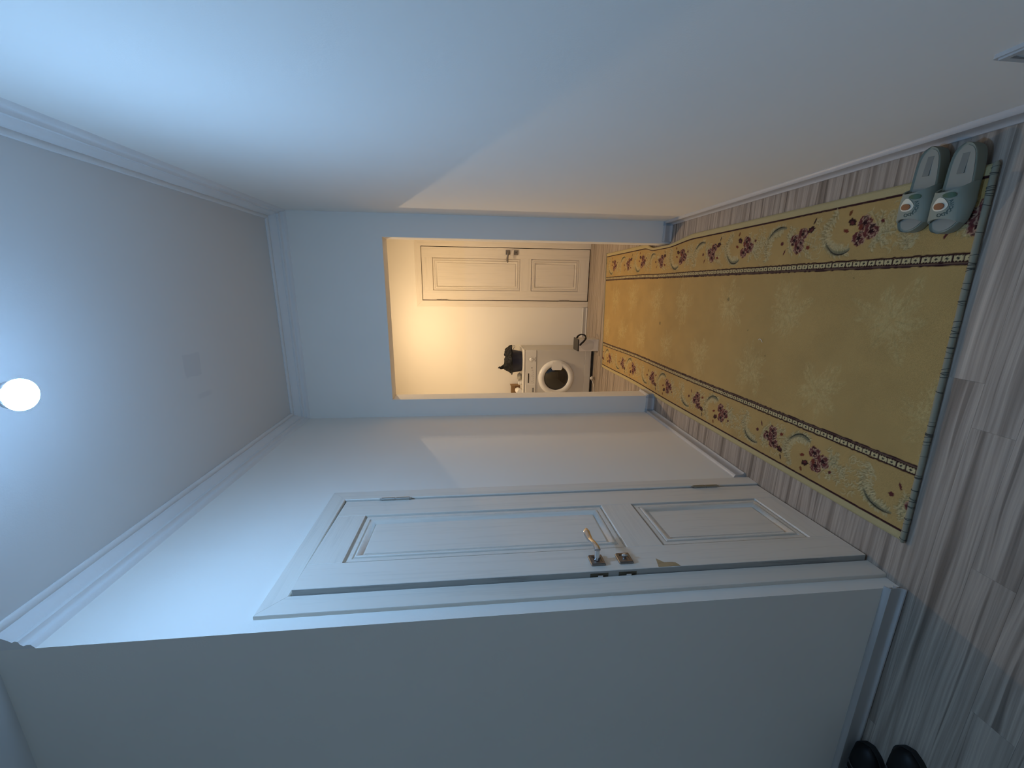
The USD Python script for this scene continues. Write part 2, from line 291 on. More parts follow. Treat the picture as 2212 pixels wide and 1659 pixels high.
def door_leaf(root, W, HT, up, low, a2w, hinge_at_end, prefix=''):
    """leaf in local (a along width, z up, out towards viewer; front face at out=0); up, low: panel openings (a0,a1,z0,z1); a2w maps a mesh into the world"""
    leaf = thing('leaf', parent=str(root.GetPath())); T, c = .040, .0012
    def put(n, m, mt, **k): return obj(n, a2w(m), mt, leaf, **k)
    def lb(a0, a1, z0, z1, o0=-T, o1=0, ch=c): return bx(a0, a1, z0, z1, o0, o1, ch)
    z_a, z_b, z_c, z_d = low[2], low[3], up[2], up[3]
    put('stile', lb(0, up[0], .006, HT), 'door_wood'); put('stile', lb(up[1], W, .006, HT), 'door_wood')
    for za, zb in ((.006, z_a), (z_b, z_c), (z_d, HT)): put('rail', lb(up[0], up[1], za, zb), 'door_wood_rail')
    for p in (up, low): put('panel', nested(*p, PANEL, 1), 'door_wood', smooth=35)
    return leaf, put, lb
def casing(root, a0, a1, ztop, w, t, a2w):
    """two side boards and a head, mitred, outer edges rounded; local (a, z, out)"""
    pr = [(0, 0), (0, t - .006), (.0015, t - .002), (.006, t), (w - .003, t), (w, t - .003), (w, 0)]
    def run(p, q, sgn, lo, hi):  # p->q path corner to corner; prism with mitred ends
        vs = []
        for e in (0, 1):
            for o, h in pr: vs.append((*((p, q)[e](o)), h))
        n = len(pr); V = np.array(vs).reshape(2, n, 3); m = grid(V, 2, n, wrap=True)
        bt = trimesh.creation.triangulate_polygon(Polygon(pr), engine='earcut'); pv = np.array([np.argmin(((np.array(pr) - x) ** 2).sum(1)) for x in bt[0]]); f0 = pv[bt[1]]
        m = trimesh.Trimesh(m.vertices, np.vstack([m.faces, f0, f0[:, ::-1] + n]), process=False); trimesh.repair.fix_normals(m); return m
    obj('casing_board', a2w(run(lambda o: (a0 + o, .001), lambda o: (a0 + o, ztop - o - .0004), 1, 0, 0)), 'door_wood', root)
    obj('casing_board', a2w(run(lambda o: (a1 - o, .001), lambda o: (a1 - o, ztop - o - .0004), 1, 0, 0)), 'door_wood', root)
    obj('casing_board', a2w(run(lambda o: (a0 + o + .0004, ztop - o), lambda o: (a1 - o - .0004, ztop - o), 1, 0, 0)), 'door_wood_rail', root)
def rosette(ca, cz, s=.026):
    base = bx(ca - s, ca + s, cz - s, cz + s, 0, .007, .002); rim = None
    fr = sbox(-s + .003, -s + .003, s - .003, s - .003).difference(sbox(-s + .010, -s + .010, s - .010, s - .010))
    r = extr(fr, .0035); r.apply_translation([ca, cz, .0065])
    return cat_(base, r)
def lever(ca, cz, dr):
    neck = lathe([(0, 0), (.012, 0), (.012, .006), (.0095, .010), (.009, .040), (0, .040)], 20); neck.apply_translation([ca, cz, .006])
    P = spline([(ca - dr * .004, cz, .048), (ca + dr * .012, cz + .001, .052), (ca + dr * .035, cz + .004, .053), (ca + dr * .065, cz + .009, .049), (ca + dr * .095, cz + .010, .051), (ca + dr * .120, cz + .006, .055)], 26)
    t = np.linspace(0, 1, 26); r = .0115 - .0015 * sm(.1, .4, t) + .0035 * sm(.4, .75, t) - .008 * sm(.85, 1, t)
    return cat_(neck, tube(P, r, 16, flat=.55))
def hinge(ca, cz, h=.125):
    ks = []
    for z0, z1, r in ((-h / 2, -.004, .0072), (.004, h / 2, .0072), (-.004, .004, .0055), (h / 2, h / 2 + .009, .004), (-h / 2 - .009, -h / 2, .004)):
        c = trimesh.creation.cylinder(r, z1 - z0, sections=14); c.apply_transform(trimesh.transformations.rotation_matrix(math.pi / 2, [1, 0, 0])); c.apply_translation([ca, cz + (z0 + z1) / 2, .0035]); ks.append(c)
    return cat_(*ks)

# door_1: the near door in the left wall, standing ajar; local a = world y, out = +x
d1 = thing('door_1', kind='structure')
to_left = lambda x: (lambda m: remap(m, ([0, 1, 0], [0, 0, 1], [1, 0, 0]), (x, 0, 0)))
casing(d1, 1.034, 1.755, 2.104, .073, .015, to_left(XL))
for a0, a1, z0, z1 in ((DY0, 1.104, 0.001, DZ - .021), (1.676, DY1, 0.001, DZ - .021), (DY0, DY1, DZ - .021, DZ)):
    obj('frame_jamb', bx(XL - WT, XL - .0004, a0 + .0005, a1 - .0005, z0, z1 - .0005, .001), 'gap_brown', d1)
LW = .562; AJ = math.radians(2.5)
def leaf1(m):      # leaf local a=0 at the lock edge; hinged at a=LW
    m = m.copy(); m.apply_translation([-LW, 0, 0]); m.apply_transform(trimesh.transformations.rotation_matrix(AJ, [0, 1, 0]))
    return remap(m, ([0, 1, 0], [0, 0, 1], [1, 0, 0]), (XL + .010, 1.672, 0))
lf, put, lb = door_leaf(d1, LW, 2.0235, (.122, .436, .868, 1.905), (.122, .436, .118, .727), leaf1, True)
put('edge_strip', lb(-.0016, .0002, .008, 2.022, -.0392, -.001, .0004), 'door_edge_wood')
put('handle_rosette', rosette(.050, 1.010), 'metal_bronze', label='square bronze handle plate')
put('lever', lever(.050, 1.010, 1), 'metal_chrome', smooth=50, label='curved chrome lever handle')
put('lock_rosette', rosette(.052, .908), 'metal_bronze')
tt = trimesh.creation.icosphere(2, 1.0); tt.apply_scale([.0062, .011, .007]); tt.apply_translation([.052, .908, .017])
put('thumb_turn', cat_(tt, remap(trimesh.creation.cylinder(.006, .010, sections=16), ([1, 0, 0], [0, 1, 0], [0, 0, 1]), (.052, .908, .011))), 'metal_chrome', smooth=60)
pp = Polygon([(.0012, .803), (.047, .792), (.024, .772), (.0225, .742), (.020, .732), (.0012, .722)])
pm = extr(pp, .0006); put('chipped_patch', pm, 'bare_chipboard', label='tan patch where the finish has torn off the door edge')
for z in (1.016, .915):
    fp = bx(-.0024, -.0012, z - .032, z + .032, -.030, -.008, .0004); put('strike_plate', fp, 'metal_dark', label='dark lock plate in the door edge')
    put('latch_bolt', bx(-.008, -.002, z - .012, z + .006, -.024, -.013, .001), 'metal_chrome')
for z in (1.803, .290): obj('hinge', to_left(XL + .012)(hinge(1.6735, z)), 'metal_hinge', d1, smooth=40)

# door_2: closed door in the far wall; local a = -x (so that hinges are at the left), out = -y
d2 = thing('door_2', kind='structure')
to_far = lambda y: (lambda m: remap(m, ([1, 0, 0], [0, 0, 1], [0, -1, 0]), (0, y, 0)))
casing(d2, -.272, .492, 2.100, .072, .015, to_far(YF))
for a0, a1, z0, z1 in ((-.2065, -.1965, .001, 2.045), (.4185, .4285, .001, 2.045), (-.196, .418, 2.033, 2.045)): obj('frame_jamb', bx(a0, a1, YF + .0005, YF + WT, z0, z1, .0005), 'gap_brown', d2)
obj('back_board', bx(-.196, .418, YF + .080, YF + .084, .001, 2.03), 'void_dark', d2)
W2 = .606
def leaf2(m):
    m = m.copy(); m.apply_translation([-.192, 0, 0])
    return to_far(YF + .0010)(m)
lf, put, lb = door_leaf(d2, W2, 2.026, (.110, .486, .855, 1.900), (.110, .486, .128, .722), leaf2, False)
def put2(n, m, mt, **k): m = m.copy(); m.apply_translation([-.192, 0, 0]); return obj(n, to_far(YF + .0010)(m), mt, lf, **k)
put2('handle_rosette', rosette(.558, 1.008), 'metal_bronze')
put2('lever', lever(.558, 1.008, -1), 'metal_bronze', smooth=50)
put2('lock_rosette', rosette(.558, .910), 'metal_bronze')
kh = trimesh.creation.cylinder(.007, .006, sections=16); kh.apply_translation([.558, .910, .010]); put2('lock_cylinder', kh, 'metal_dark')
for z in (1.80, .30): obj('hinge', to_far(YF - .001)(hinge(-.1945, z)), 'metal_bronze', d2, smooth=40)
# ------------------------------------------------------------------ lamps
cl = thing('ceiling_lamp', 'cold white bulb hanging from the corridor ceiling, glowing', 'lamp', (-.274, 1.026, 0))
BZ = 2.530
obj('bulb_globe', lathe([(0, BZ - .019)] + [(.0390 * math.sin(a), BZ - .019 * math.cos(a)) for a in np.linspace(.15, 1.68, 16)] + [(0, BZ + .0020)], 32), 'lamp_cold', cl, smooth=60)
obj('bulb_base', lathe([(0, BZ + .0024), (.0375, BZ + .0024), (.0345, BZ + .020), (.0210, BZ + .048), (.0145, BZ + .056), (.0145, BZ + .075), (0, BZ + .075)], 32), 'lamp_rim', cl)
obj('bulb_holder', lathe([(0, BZ + .076), (.019, BZ + .076), (.020, BZ + .105), (.012, BZ + .125), (0, BZ + .125)], 24), 'lamp_rim', cl)
obj('wire', tube([(0, 0, BZ + .126), (.002, .001, BZ + .17), (0, 0, ZC - .002)], .0028), 'lamp_rim', cl)
pl = thing('pendant_bulb', 'bare warm bulb hanging from a short cord in the far room', 'lamp', (-.50, 4.03, 0))
obj('cord', tube([(0, 0, 2.575), (0, 0, ZC - .02)], .003), 'socket_plastic', pl)
obj('ceiling_rose', lathe([(0, ZC - .03), (.03, ZC - .025), (.045, ZC), (0, ZC)], 24), 'socket_plastic', pl)
obj('bulb_globe', lathe([(0, 2.4585)] + [(.0345 * math.sin(a), 2.4655 - .007 * math.cos(a)) for a in np.linspace(.15, 1.60, 16)] + [(0, 2.4662)], 32), 'lamp_warm', pl, smooth=60)
obj('bulb_base', lathe([(0, 2.4666), (.0340, 2.4666), (.030, 2.486), (.020, 2.514), (.0145, 2.522), (.0145, 2.54), (0, 2.54)], 32), 'lamp_rim', pl)
obj('bulb_holder', lathe([(0, 2.541), (.019, 2.541), (.020, 2.565), (.012, 2.576), (0, 2.576)], 24), 'socket_plastic', pl)

# ------------------------------------------------------------------ rug
G, C1, OL, GG, K_ = [np.array(c) for c in ((.44, .292, .106), (.55, .44, .225), (.21, .165, .065), (.235, .215, .125), (.032, .029, .022))]
DM, MR, PK, RD = [np.array(c) for c in ((.033, .009, .010), (.105, .024, .022), (.42, .26, .17), (.17, .035, .018))]
RW = 1.17
ys = np.concatenate([np.arange(1.036, 2.10, .0026), np.arange(2.10, 3.0, .0038), np.arange(3.0, 4.207, .0055)])
ss = np.linspace(0, RW, 451)
Y, S = np.meshgrid(ys, ss, indexing='ij')
col = np.broadcast_to(G, S.shape + (3,)).copy(); hgt = np.zeros(S.shape)
edge = np.minimum(S, RW - S)
nz = meshkit.fbm(np.stack([S * 9, Y * 9, S * 0], -1), 4) - .5
col *= (1 + .22 * nz)[..., None]
def blend(sl, mask, c, dh=0.0):
    m = np.clip(mask, 0, 1)[..., None]; col[sl] = col[sl] * (1 - m) + np.asarray(c) * m
    if dh: hgt[sl] += dh * np.clip(mask, 0, 1)
ALL = (slice(None), slice(None))
def sub(s0, s1, y0, y1):
    a, b = np.searchsorted(ys, [y0, y1]); c, d = np.searchsorted(ss, [s0, s1]); return (slice(max(a - 1, 0), b + 1), slice(max(c - 1, 0), d + 1))
def stroke(P, w, c, op=1.0, dh=0.0, taper=True, n=14, soft=.0016):
    """P: points (s, y) of a curve; w: half width"""
    P = spline(P, n) if len(P) > 2 else np.linspace(P[0], P[1], n); pad = w + .004
    sl = sub(P[:, 0].min() - pad, P[:, 0].max() + pad, P[:, 1].min() - pad, P[:, 1].max() + pad)
    s, y = S[sl], Y[sl]
    if s.size == 0: return
    best = np.full(s.shape, 9.)
    for i in range(len(P) - 1):
        a, b = P[i], P[i + 1]; d = b - a; L2 = max(d @ d, 1e-12)
        t = np.clip(((s - a[0]) * d[0] + (y - a[1]) * d[1]) / L2, 0, 1)
        u = (i + t) / (len(P) - 1); ww = w * (np.sin(np.pi * (.08 + .84 * u)) if taper else 1.0)
        best = np.minimum(best, np.hypot(s - a[0] - t * d[0], y - a[1] - t * d[1]) - ww)
    blend(sl, sm(soft, -soft, best) * op, c, dh)
def blob(cs, cy, rs, ry, ang, c, op=1.0, dh=0.0, rag=.25, seed=0):
    R = max(rs, ry) * 1.4; sl = sub(cs - R, cs + R, cy - R, cy + R); s, y = S[sl] - cs, Y[sl] - cy
    if s.size == 0: return
    ca, sa = math.cos(ang), math.sin(ang); a, b = (s * ca + y * sa) / rs, (-s * sa + y * ca) / ry
    th = np.arctan2(b, a); r = np.hypot(a, b) * (1 + rag * (np.sin(5 * th + seed) * .5 + .5 * np.sin(8 * th + 2 * seed)))
    blend(sl, sm(1.12, .9, r) * op, c, dh)
# plain bands and lines, both sides
blend(ALL, sm(.0315, .0300, edge), (.48, .39, .195))
hgt += .002 * np.sqrt(np.clip(1 - ((edge - .016) / .016) ** 2, 0, 1)) - .003 * sm(.008, 0, edge)
wob = .0010 * (meshkit.noise(np.stack([Y * 90, S * 0, S * 0], -1)) - .5) * 2
def line(e0, e1, c): blend(ALL, sm(e0 - .0008, e0 + .0008, edge + wob) * sm(e1 + .0008, e1 - .0008, edge + wob), c, -.0008)
line(.0300, .0375, DM * 1.2)
line(.2340, .2400, DM); line(.2585, .2625, DM * .9); line(.2625, .2662, (.10, .055, .05)); line(.2662, .2705, DM * .9)
# beads: cream squares with a dark diamond
bm_ = (edge > .2400) & (edge < .2585); per = .0295
for left in (0, 1):
    ph = np.mod(Y - 1.229 + (.011 if left else 0), per) - per / 2; side = (S > RW / 2) if left else (S <= RW / 2)
    ce = (edge - .24925) + .0008 * np.sin(Y * 700)
    sq = sm(.0132, .0120, np.abs(ph)) * sm(.0084, .0074, np.abs(ce)); dm = sm(.0062, .0048, np.abs(ph) * .95 + np.abs(ce) * 1.2)
    blend(ALL, (bm_ & side) * 1.0, DM * .9); blend(ALL, sq * (bm_ & side), (.54, .44, .225), .0006); blend(ALL, dm * (bm_ & side), K_)
# scrolls, flowers and feathery leaves of the border
def rose(s, y, r, seed, m):
    g = np.random.default_rng(seed)
    for k in range(6):
        a = k * 1.047 + g.uniform(0, .6); blob(s + m * math.cos(a) * r * .55, y + math.sin(a) * r * .6, r * .52, r * .58, a, PK if k % 2 else MR * 1.5, .95, .0006, .15, seed + k)
        blob(s + m * math.cos(a) * r * .58, y + math.sin(a) * r * .62, r * .36, r * .44, a, MR if k % 3 else DM, .95, 0, .3, k)
    for k in range(7):
        a = g.uniform(0, 6.28); q = g.uniform(.2, .8) * r; P = [(s + m * q * math.cos(a), y + q * math.sin(a)), (s + m * q * 1.15 * math.cos(a + .5), y + q * 1.2 * math.sin(a + .5)), (s + m * q * math.cos(a + 1.0), y + q * math.sin(a + 1.0))]
        stroke(P, .0013, PK * 1.15, .9)
    blob(s, y, r * .3, r * .34, 0, DM * .8, 1, -.0008, .35, seed)
def feather(P, n, ln, w, seed, m, f, both=True):
    """short curved strokes growing along a path"""
    g = np.random.default_rng(seed); P = spline(P, 30)
    for k in range(n):
        i = int(g.uniform(0, 28)); p = P[i]; d = P[i + 1] - P[i]; d = d / (np.linalg.norm(d) + 1e-9); q = np.array([-d[1], d[0]]) * (1 if (k % 2 or not both) else -1)
        L = ln * g.uniform(.5, 1.2); e = p + q * L * .8 + d * L * g.uniform(-.2, .8); mid = (p + e) / 2 + d * L * g.uniform(-.25, .25)
        o = np.array([.0026, .0022]); W = w * g.uniform(.7, 1.2)
        stroke([f(p + o), f(mid + o), f(e + o)], W * .8, OL, .62, -.0010); stroke([f(p), f(mid), f(e)], W, C1 * g.uniform(.85, 1.08), .78, .0011)
def motif(kind, y0, left, seed):
    g = np.random.default_rng(seed); st = 1.0
    f = lambda p: ((RW - p[0]) if left else p[0], y0 + (p[1] - (1.49 if kind == 'A' else 1.833)) * st)
    m = -1 if left else 1
    T = lambda pts: [f(np.array(p)) for p in pts]
    if kind == 'A':
        sc = [(.055, 1.512), (.080, 1.540), (.122, 1.563), (.163, 1.545), (.192, 1.515), (.204, 1.487), (.202, 1.458), (.191, 1.436)]; blk = sc[3:]; inner = [(.080, 1.520), (.122, 1.540), (.155, 1.527), (.180, 1.500), (.186, 1.475), (.182, 1.450)]
        fan0 = (.150, 1.335); fans = [(.082, 1.285), (.098, 1.268), (.122, 1.262), (.145, 1.268), (.190, 1.300), (.205, 1.350), (.175, 1.310), (.075, 1.330), (.065, 1.375)]
        roses = [(.105, 1.392, .026), (.137, 1.362, .026), (.157, 1.405, .026)]; bud = (.095, 1.444, .5); dots = [(.124, 1.464, RD, .006, .012), (.107, 1.326, MR, .006, .007), (.061, 1.458, RD * np.array([1, 1.6, 1]), .010, .006), (.118, 1.405, RD, .010, .008)]
    else:
        sc = [(.205, 1.862), (.175, 1.878), (.135, 1.882), (.110, 1.871), (.088, 1.852), (.075, 1.826), (.071, 1.798), (.075, 1.770)]; blk = sc[3:]; inner = [(.185, 1.850), (.135, 1.858), (.105, 1.842), (.090, 1.812), (.089, 1.790)]
        fan0 = (.120, 1.740); fans = [(.070, 1.735), (.078, 1.705), (.105, 1.745), (.165, 1.735), (.195, 1.700), (.205, 1.655), (.185, 1.630), (.205, 1.610), (.160, 1.600)]
        roses = [(.111, 1.668, .025), (.132, 1.709, .023), (.166, 1.682, .025), (.146, 1.672, .016)]; bud = (.098, 1.627, -.4); dots = [(.140, 1.781, MR, .008, .009), (.170, 1.630, RD, .007, .010), (.180, 1.760, MR, .012, .004), (.066, 1.615, DM, .013, .0035)]
    blk = np.array(blk); sca = np.array(sc); ina = np.array(inner)
    stroke(T(sc), .0135, GG, .55, -.0012, n=26, soft=.004)
    feather(sca, 105, .026, .0024, seed + 1, m, f); feather(ina, 66, .020, .0022, seed + 2, m, f)
    stroke(T(ina), .0045, C1 * .95, .6, .001, n=20, soft=.003)
    stroke(T(blk), .0075, GG * .75, .8, -.001, n=24, soft=.003)
    stroke(T(blk + (np.array([.0052, 0]) if kind == 'A' else np.array([-.0052, 0]))), .0027, K_, 1.0, -.003, n=24)
    for k, e in enumerate(fans):
        e = np.array(e); p = np.array(fan0); mid = (p + e) / 2 + np.array([g.uniform(-.012, .012), g.uniform(-.012, .012)])
        feather([p, mid, e], 26, .017, .0020, seed + 10 + k, m, f)
        stroke([f(p), f(mid), f(e)], .0016, OL, .6, -.001); stroke([f(p + .003), f(mid + .003), f(e + .003)], .0014, C1, .7, .001)
    for k in range(40):      # loose curls before and behind
        c = np.array([g.uniform(.055, .215), g.uniform(1.575, 1.625) if kind == 'A' else g.uniform(1.895, 1.945)]); a = g.uniform(0, 6.28); r = g.uniform(.007, .016)
        cp = [c + r * np.array([math.cos(a + t), math.sin(a + t)]) for t in (0, .8, 1.6, 2.3)]
        stroke([f(p + .0025) for p in cp], .0014, OL, .55, -.0008); stroke([f(p) for p in cp], .0018, C1 * g.uniform(.85, 1.05), .75, .0009)
    for k, (s, y, r) in enumerate(roses): rose(*f((s, y)), r, seed + 30 + k, m)
    p = f(bud[:2]); blob(p[0], p[1], .012, .017, m * bud[2], DM, 1, 0, .2, seed); blob(p[0] + m * .003, p[1], .0045, .008, m * bud[2], MR * 1.3, .9, 0, .3, 2)
    for s, y, c, a, b in dots: q = f((s, y)); blob(q[0], q[1], a, b, m * .4, c, 1, 0, .2, 1)
sd = 100
for k in range(-1, 5):
    for left in (0, 1):
        motif('A', 1.487 + .643 * k, left, sd); motif('B', (1.146 if left else 1.188) + .645 * (k + 1), left, sd + 50); sd += 100
# sprays of pale leaves in the field
FL = np.array([.55, .41, .175])
def leaf(cs, cy, ang, L, W, seed):
    g = np.random.default_rng(seed); R = L * 1.05
    sl = sub(cs - R, cs + R, cy - R, cy + R); s, y = S[sl] - cs, Y[sl] - cy
    if s.size == 0: return
    ca, sa = math.cos(ang), math.sin(ang); a, b = (s * ca + y * sa) / L, (-s * sa + y * ca)
    b = b - W * .5 * g.uniform(-1, 1) * np.sin(np.clip(a, 0, 1) * 2.6); prof = W * np.sin(np.pi * np.clip(a, 0, 1) ** .8) ** .8
    n = meshkit.fbm(np.stack([S[sl] * 95 + seed, Y[sl] * 95, S[sl] * 0], -1), 2); n2 = meshkit.noise(np.stack([S[sl] * 190, Y[sl] * 190 + seed, S[sl] * 0], -1))
    rag = prof * (.55 + .9 * n); inside = (a > .04) & (a < 1)
    d = np.abs(b) / np.maximum(rag, 1e-4)
    n3 = meshkit.noise(np.stack([S[sl] * 115 + 3 * n, Y[sl] * 115 + seed, S[sl] * 0], -1)); curl = sm(.66, .96, 1 - np.abs(2 * n3 - 1)); fade = sm(.0, .18, a) * sm(1.02, .8, a) * (.55 + .9 * meshkit.noise(np.stack([S[sl] * 30 + seed, Y[sl] * 30, S[sl] * 0], -1)))
    body = sm(1.08, .75, d) * (.07 + .50 * curl); rim = np.exp(-((d - .95) / .14) ** 2) * .26 * (.4 + n2); vein = np.exp(-(b / .0022) ** 2) * .30
    blend(sl, inside * fade * np.maximum(body, rim), FL, .0011); blend(sl, inside * vein * fade, OL * 1.5, -.0008)
def spray(cs, cy, flip, seed, sc=1.0):
    g = np.random.default_rng(seed)
    for k, (a, L, W) in enumerate([(178, .155, .022), (150, .150, .030), (208, .140, .026), (120, .120, .021), (236, .150, .026), (92, .105, .022), (266, .125, .024), (304, .110, .026), (338, .135, .030), (12, .150, .026), (44, .125, .028), (70, .09, .018), (190, .09, .02), (325, .08, .02)]):
        leaf(cs, cy, math.radians(a * flip + g.uniform(-12, 12)), L * sc * g.uniform(.85, 1.3), W * sc * g.uniform(.75, 1.2), seed + k)
for k, y in enumerate((1.215, 1.685, 2.095, 2.590, 2.990, 3.470, 3.88)): spray(.445, y, 1 if k % 2 else -1, 900 + 20 * k)
for k, y in enumerate((1.02, 1.446, 1.860, 2.323, 2.766, 3.215, 3.66, 4.1)): spray(.752, y, -1 if k % 2 else 1, 1900 + 20 * k, .92)
fm = meshkit.fbm(np.stack([S * 2.2, Y * 2.2, S * 0 + 4], -1), 3); col *= (1 + .16 * (fm - .5))[..., None]     # worn, trodden pile
for s, y, r in ((.40, 2.115, .010), (.55, 1.92, .004), (.30, 1.39, .003), (.66, 1.77, .0035), (.60, 2.9, .012)): blob(s, y, r, r, 0, OL * .7, .7, 0, .3, 3)
# lie of the rug: a slight skew, curled up against the partition on the right, the near end a little higher
def lie(S, Y, h):
    xr = .339 - .0034 * (Y - 1.05); xl = -.823 - .0188 * (Y - 1.02) + .012 * np.exp(-((Y - 3.3) / .5) ** 2)
    X = xr - S / RW * (xr - xl); near = np.exp(-np.maximum(Y - 1.036, 0) / .5); far = sm(3.4, 4.2, Y)
    Yw = Y + (.019 - .038 * S / RW) * near + (.045 - .09 * S / RW) * far
    bump = sm(2.55, 2.85, Y) * sm(3.32, 3.05, Y)
    X = X - bump * .046 * np.exp(-S / .09)
    Z = .0095 + h + bump * .034 * np.exp(-(S / .075) ** 2) + .0012 * (meshkit.noise(np.stack([S * 6, Y * 5, S * 0], -1)) - .5)
    return np.stack([X, Yw, Z], -1)
rug = thing('rug', 'long gold runner rug with floral borders on the corridor floor', 'rug')
top = lie(S, Y, hgt + .0005 * (rng.random(S.shape) - .5)); bot = lie(S, Y, hgt * 0); bot[..., 2] = np.minimum(.0006 + np.maximum(bot[..., 2] - .0115, 0), top[..., 2] - .002)
st = np.ix_(np.unique(np.r_[np.arange(0, len(ys), 12), len(ys) - 1]), np.unique(np.r_[np.arange(0, 451, 10), 450]))
gm = grid(top, *S.shape)
if gm.face_normals[len(gm.faces) // 2][2] < 0: gm.invert()
def skirt(idx):      # the cut sides of the pile down to the floor
    a = top.reshape(-1, 3)[idx]; b = a.copy(); b[:, 2] = bot.reshape(-1, 3)[idx][:, 2]; return np.stack([a, b], 1)
ids = np.arange(S.size).reshape(S.shape); ring = np.concatenate([ids[:-1, 0], ids[-1, :-1], ids[1:, -1][::-1], ids[0, 1:][::-1]])
sk = skirt(ring); n0 = S.size; rl = len(ring); k_ = np.arange(rl); k2 = (k_ + 1) % rl
sv = sk.reshape(-1, 3); sf = np.vstack([np.stack([2 * k_, 2 * k_ + 1, 2 * k2], 1), np.stack([2 * k2, 2 * k_ + 1, 2 * k2 + 1], 1)]) + n0
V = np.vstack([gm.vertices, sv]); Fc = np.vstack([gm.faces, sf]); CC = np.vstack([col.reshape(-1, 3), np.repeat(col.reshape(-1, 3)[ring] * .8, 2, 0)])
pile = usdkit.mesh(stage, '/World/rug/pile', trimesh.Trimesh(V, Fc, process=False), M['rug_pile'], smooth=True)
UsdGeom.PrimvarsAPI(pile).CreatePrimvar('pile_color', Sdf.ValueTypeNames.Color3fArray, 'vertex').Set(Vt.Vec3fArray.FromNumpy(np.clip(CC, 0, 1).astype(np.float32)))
def end_cord(yv, sgn, seed):
    s_ = np.linspace(-.004, RW + .004, 160); p = lie(s_, np.full(160, yv), np.zeros(160)); g = np.random.default_rng(seed)
    p[:, 1] -= sgn * .004; p[:, 2] = .0080 + .0006 * np.sin(s_ * 40); r = .0074 + .0006 * meshkit.noise(np.stack([s_ * 60, s_ * 0, s_ * 0], -1)); r[[0, -1]] *= .5
    obj('end_binding', tube(p, r, 12), 'rug_cord', rug, smooth=60)
    rings = []
    for x in np.sort(g.uniform(.01, RW - .01, 64)):
        c = np.array([np.interp(x, s_, p[:, i]) for i in range(3)]); a = np.linspace(-.5, 3.6, 12); rr = .0080; tl = g.uniform(-.003, .003)
        rings.append(tube(np.stack([c[0] + tl * np.cos(a), c[1] + rr * np.cos(a), np.maximum(c[2] + rr * np.sin(a), .001)], 1), g.choice([.0006, .0009, .0012]), 4))
    obj('overcast_stitching', cat_(*rings), 'thread_dark' if sgn > 0 else 'rug_cord', rug, smooth=False, kind='stuff')
end_cord(1.036, 1, 5); end_cord(4.205, -1, 6)
lp = lie(np.array([.586]), np.array([1.811]), np.zeros(1))[0]
lint = obj('lint_thread', tube([lp + np.array(d) for d in ((-.012, -.010, .0025), (-.002, -.004, .005), (.004, .004, .0065), (.001, .012, .0055), (-.004, .018, .0025))], .0011, 6), 'thread_white')
tag(lint, 'tiny white curl of thread lying on the gold rug', 'lint')

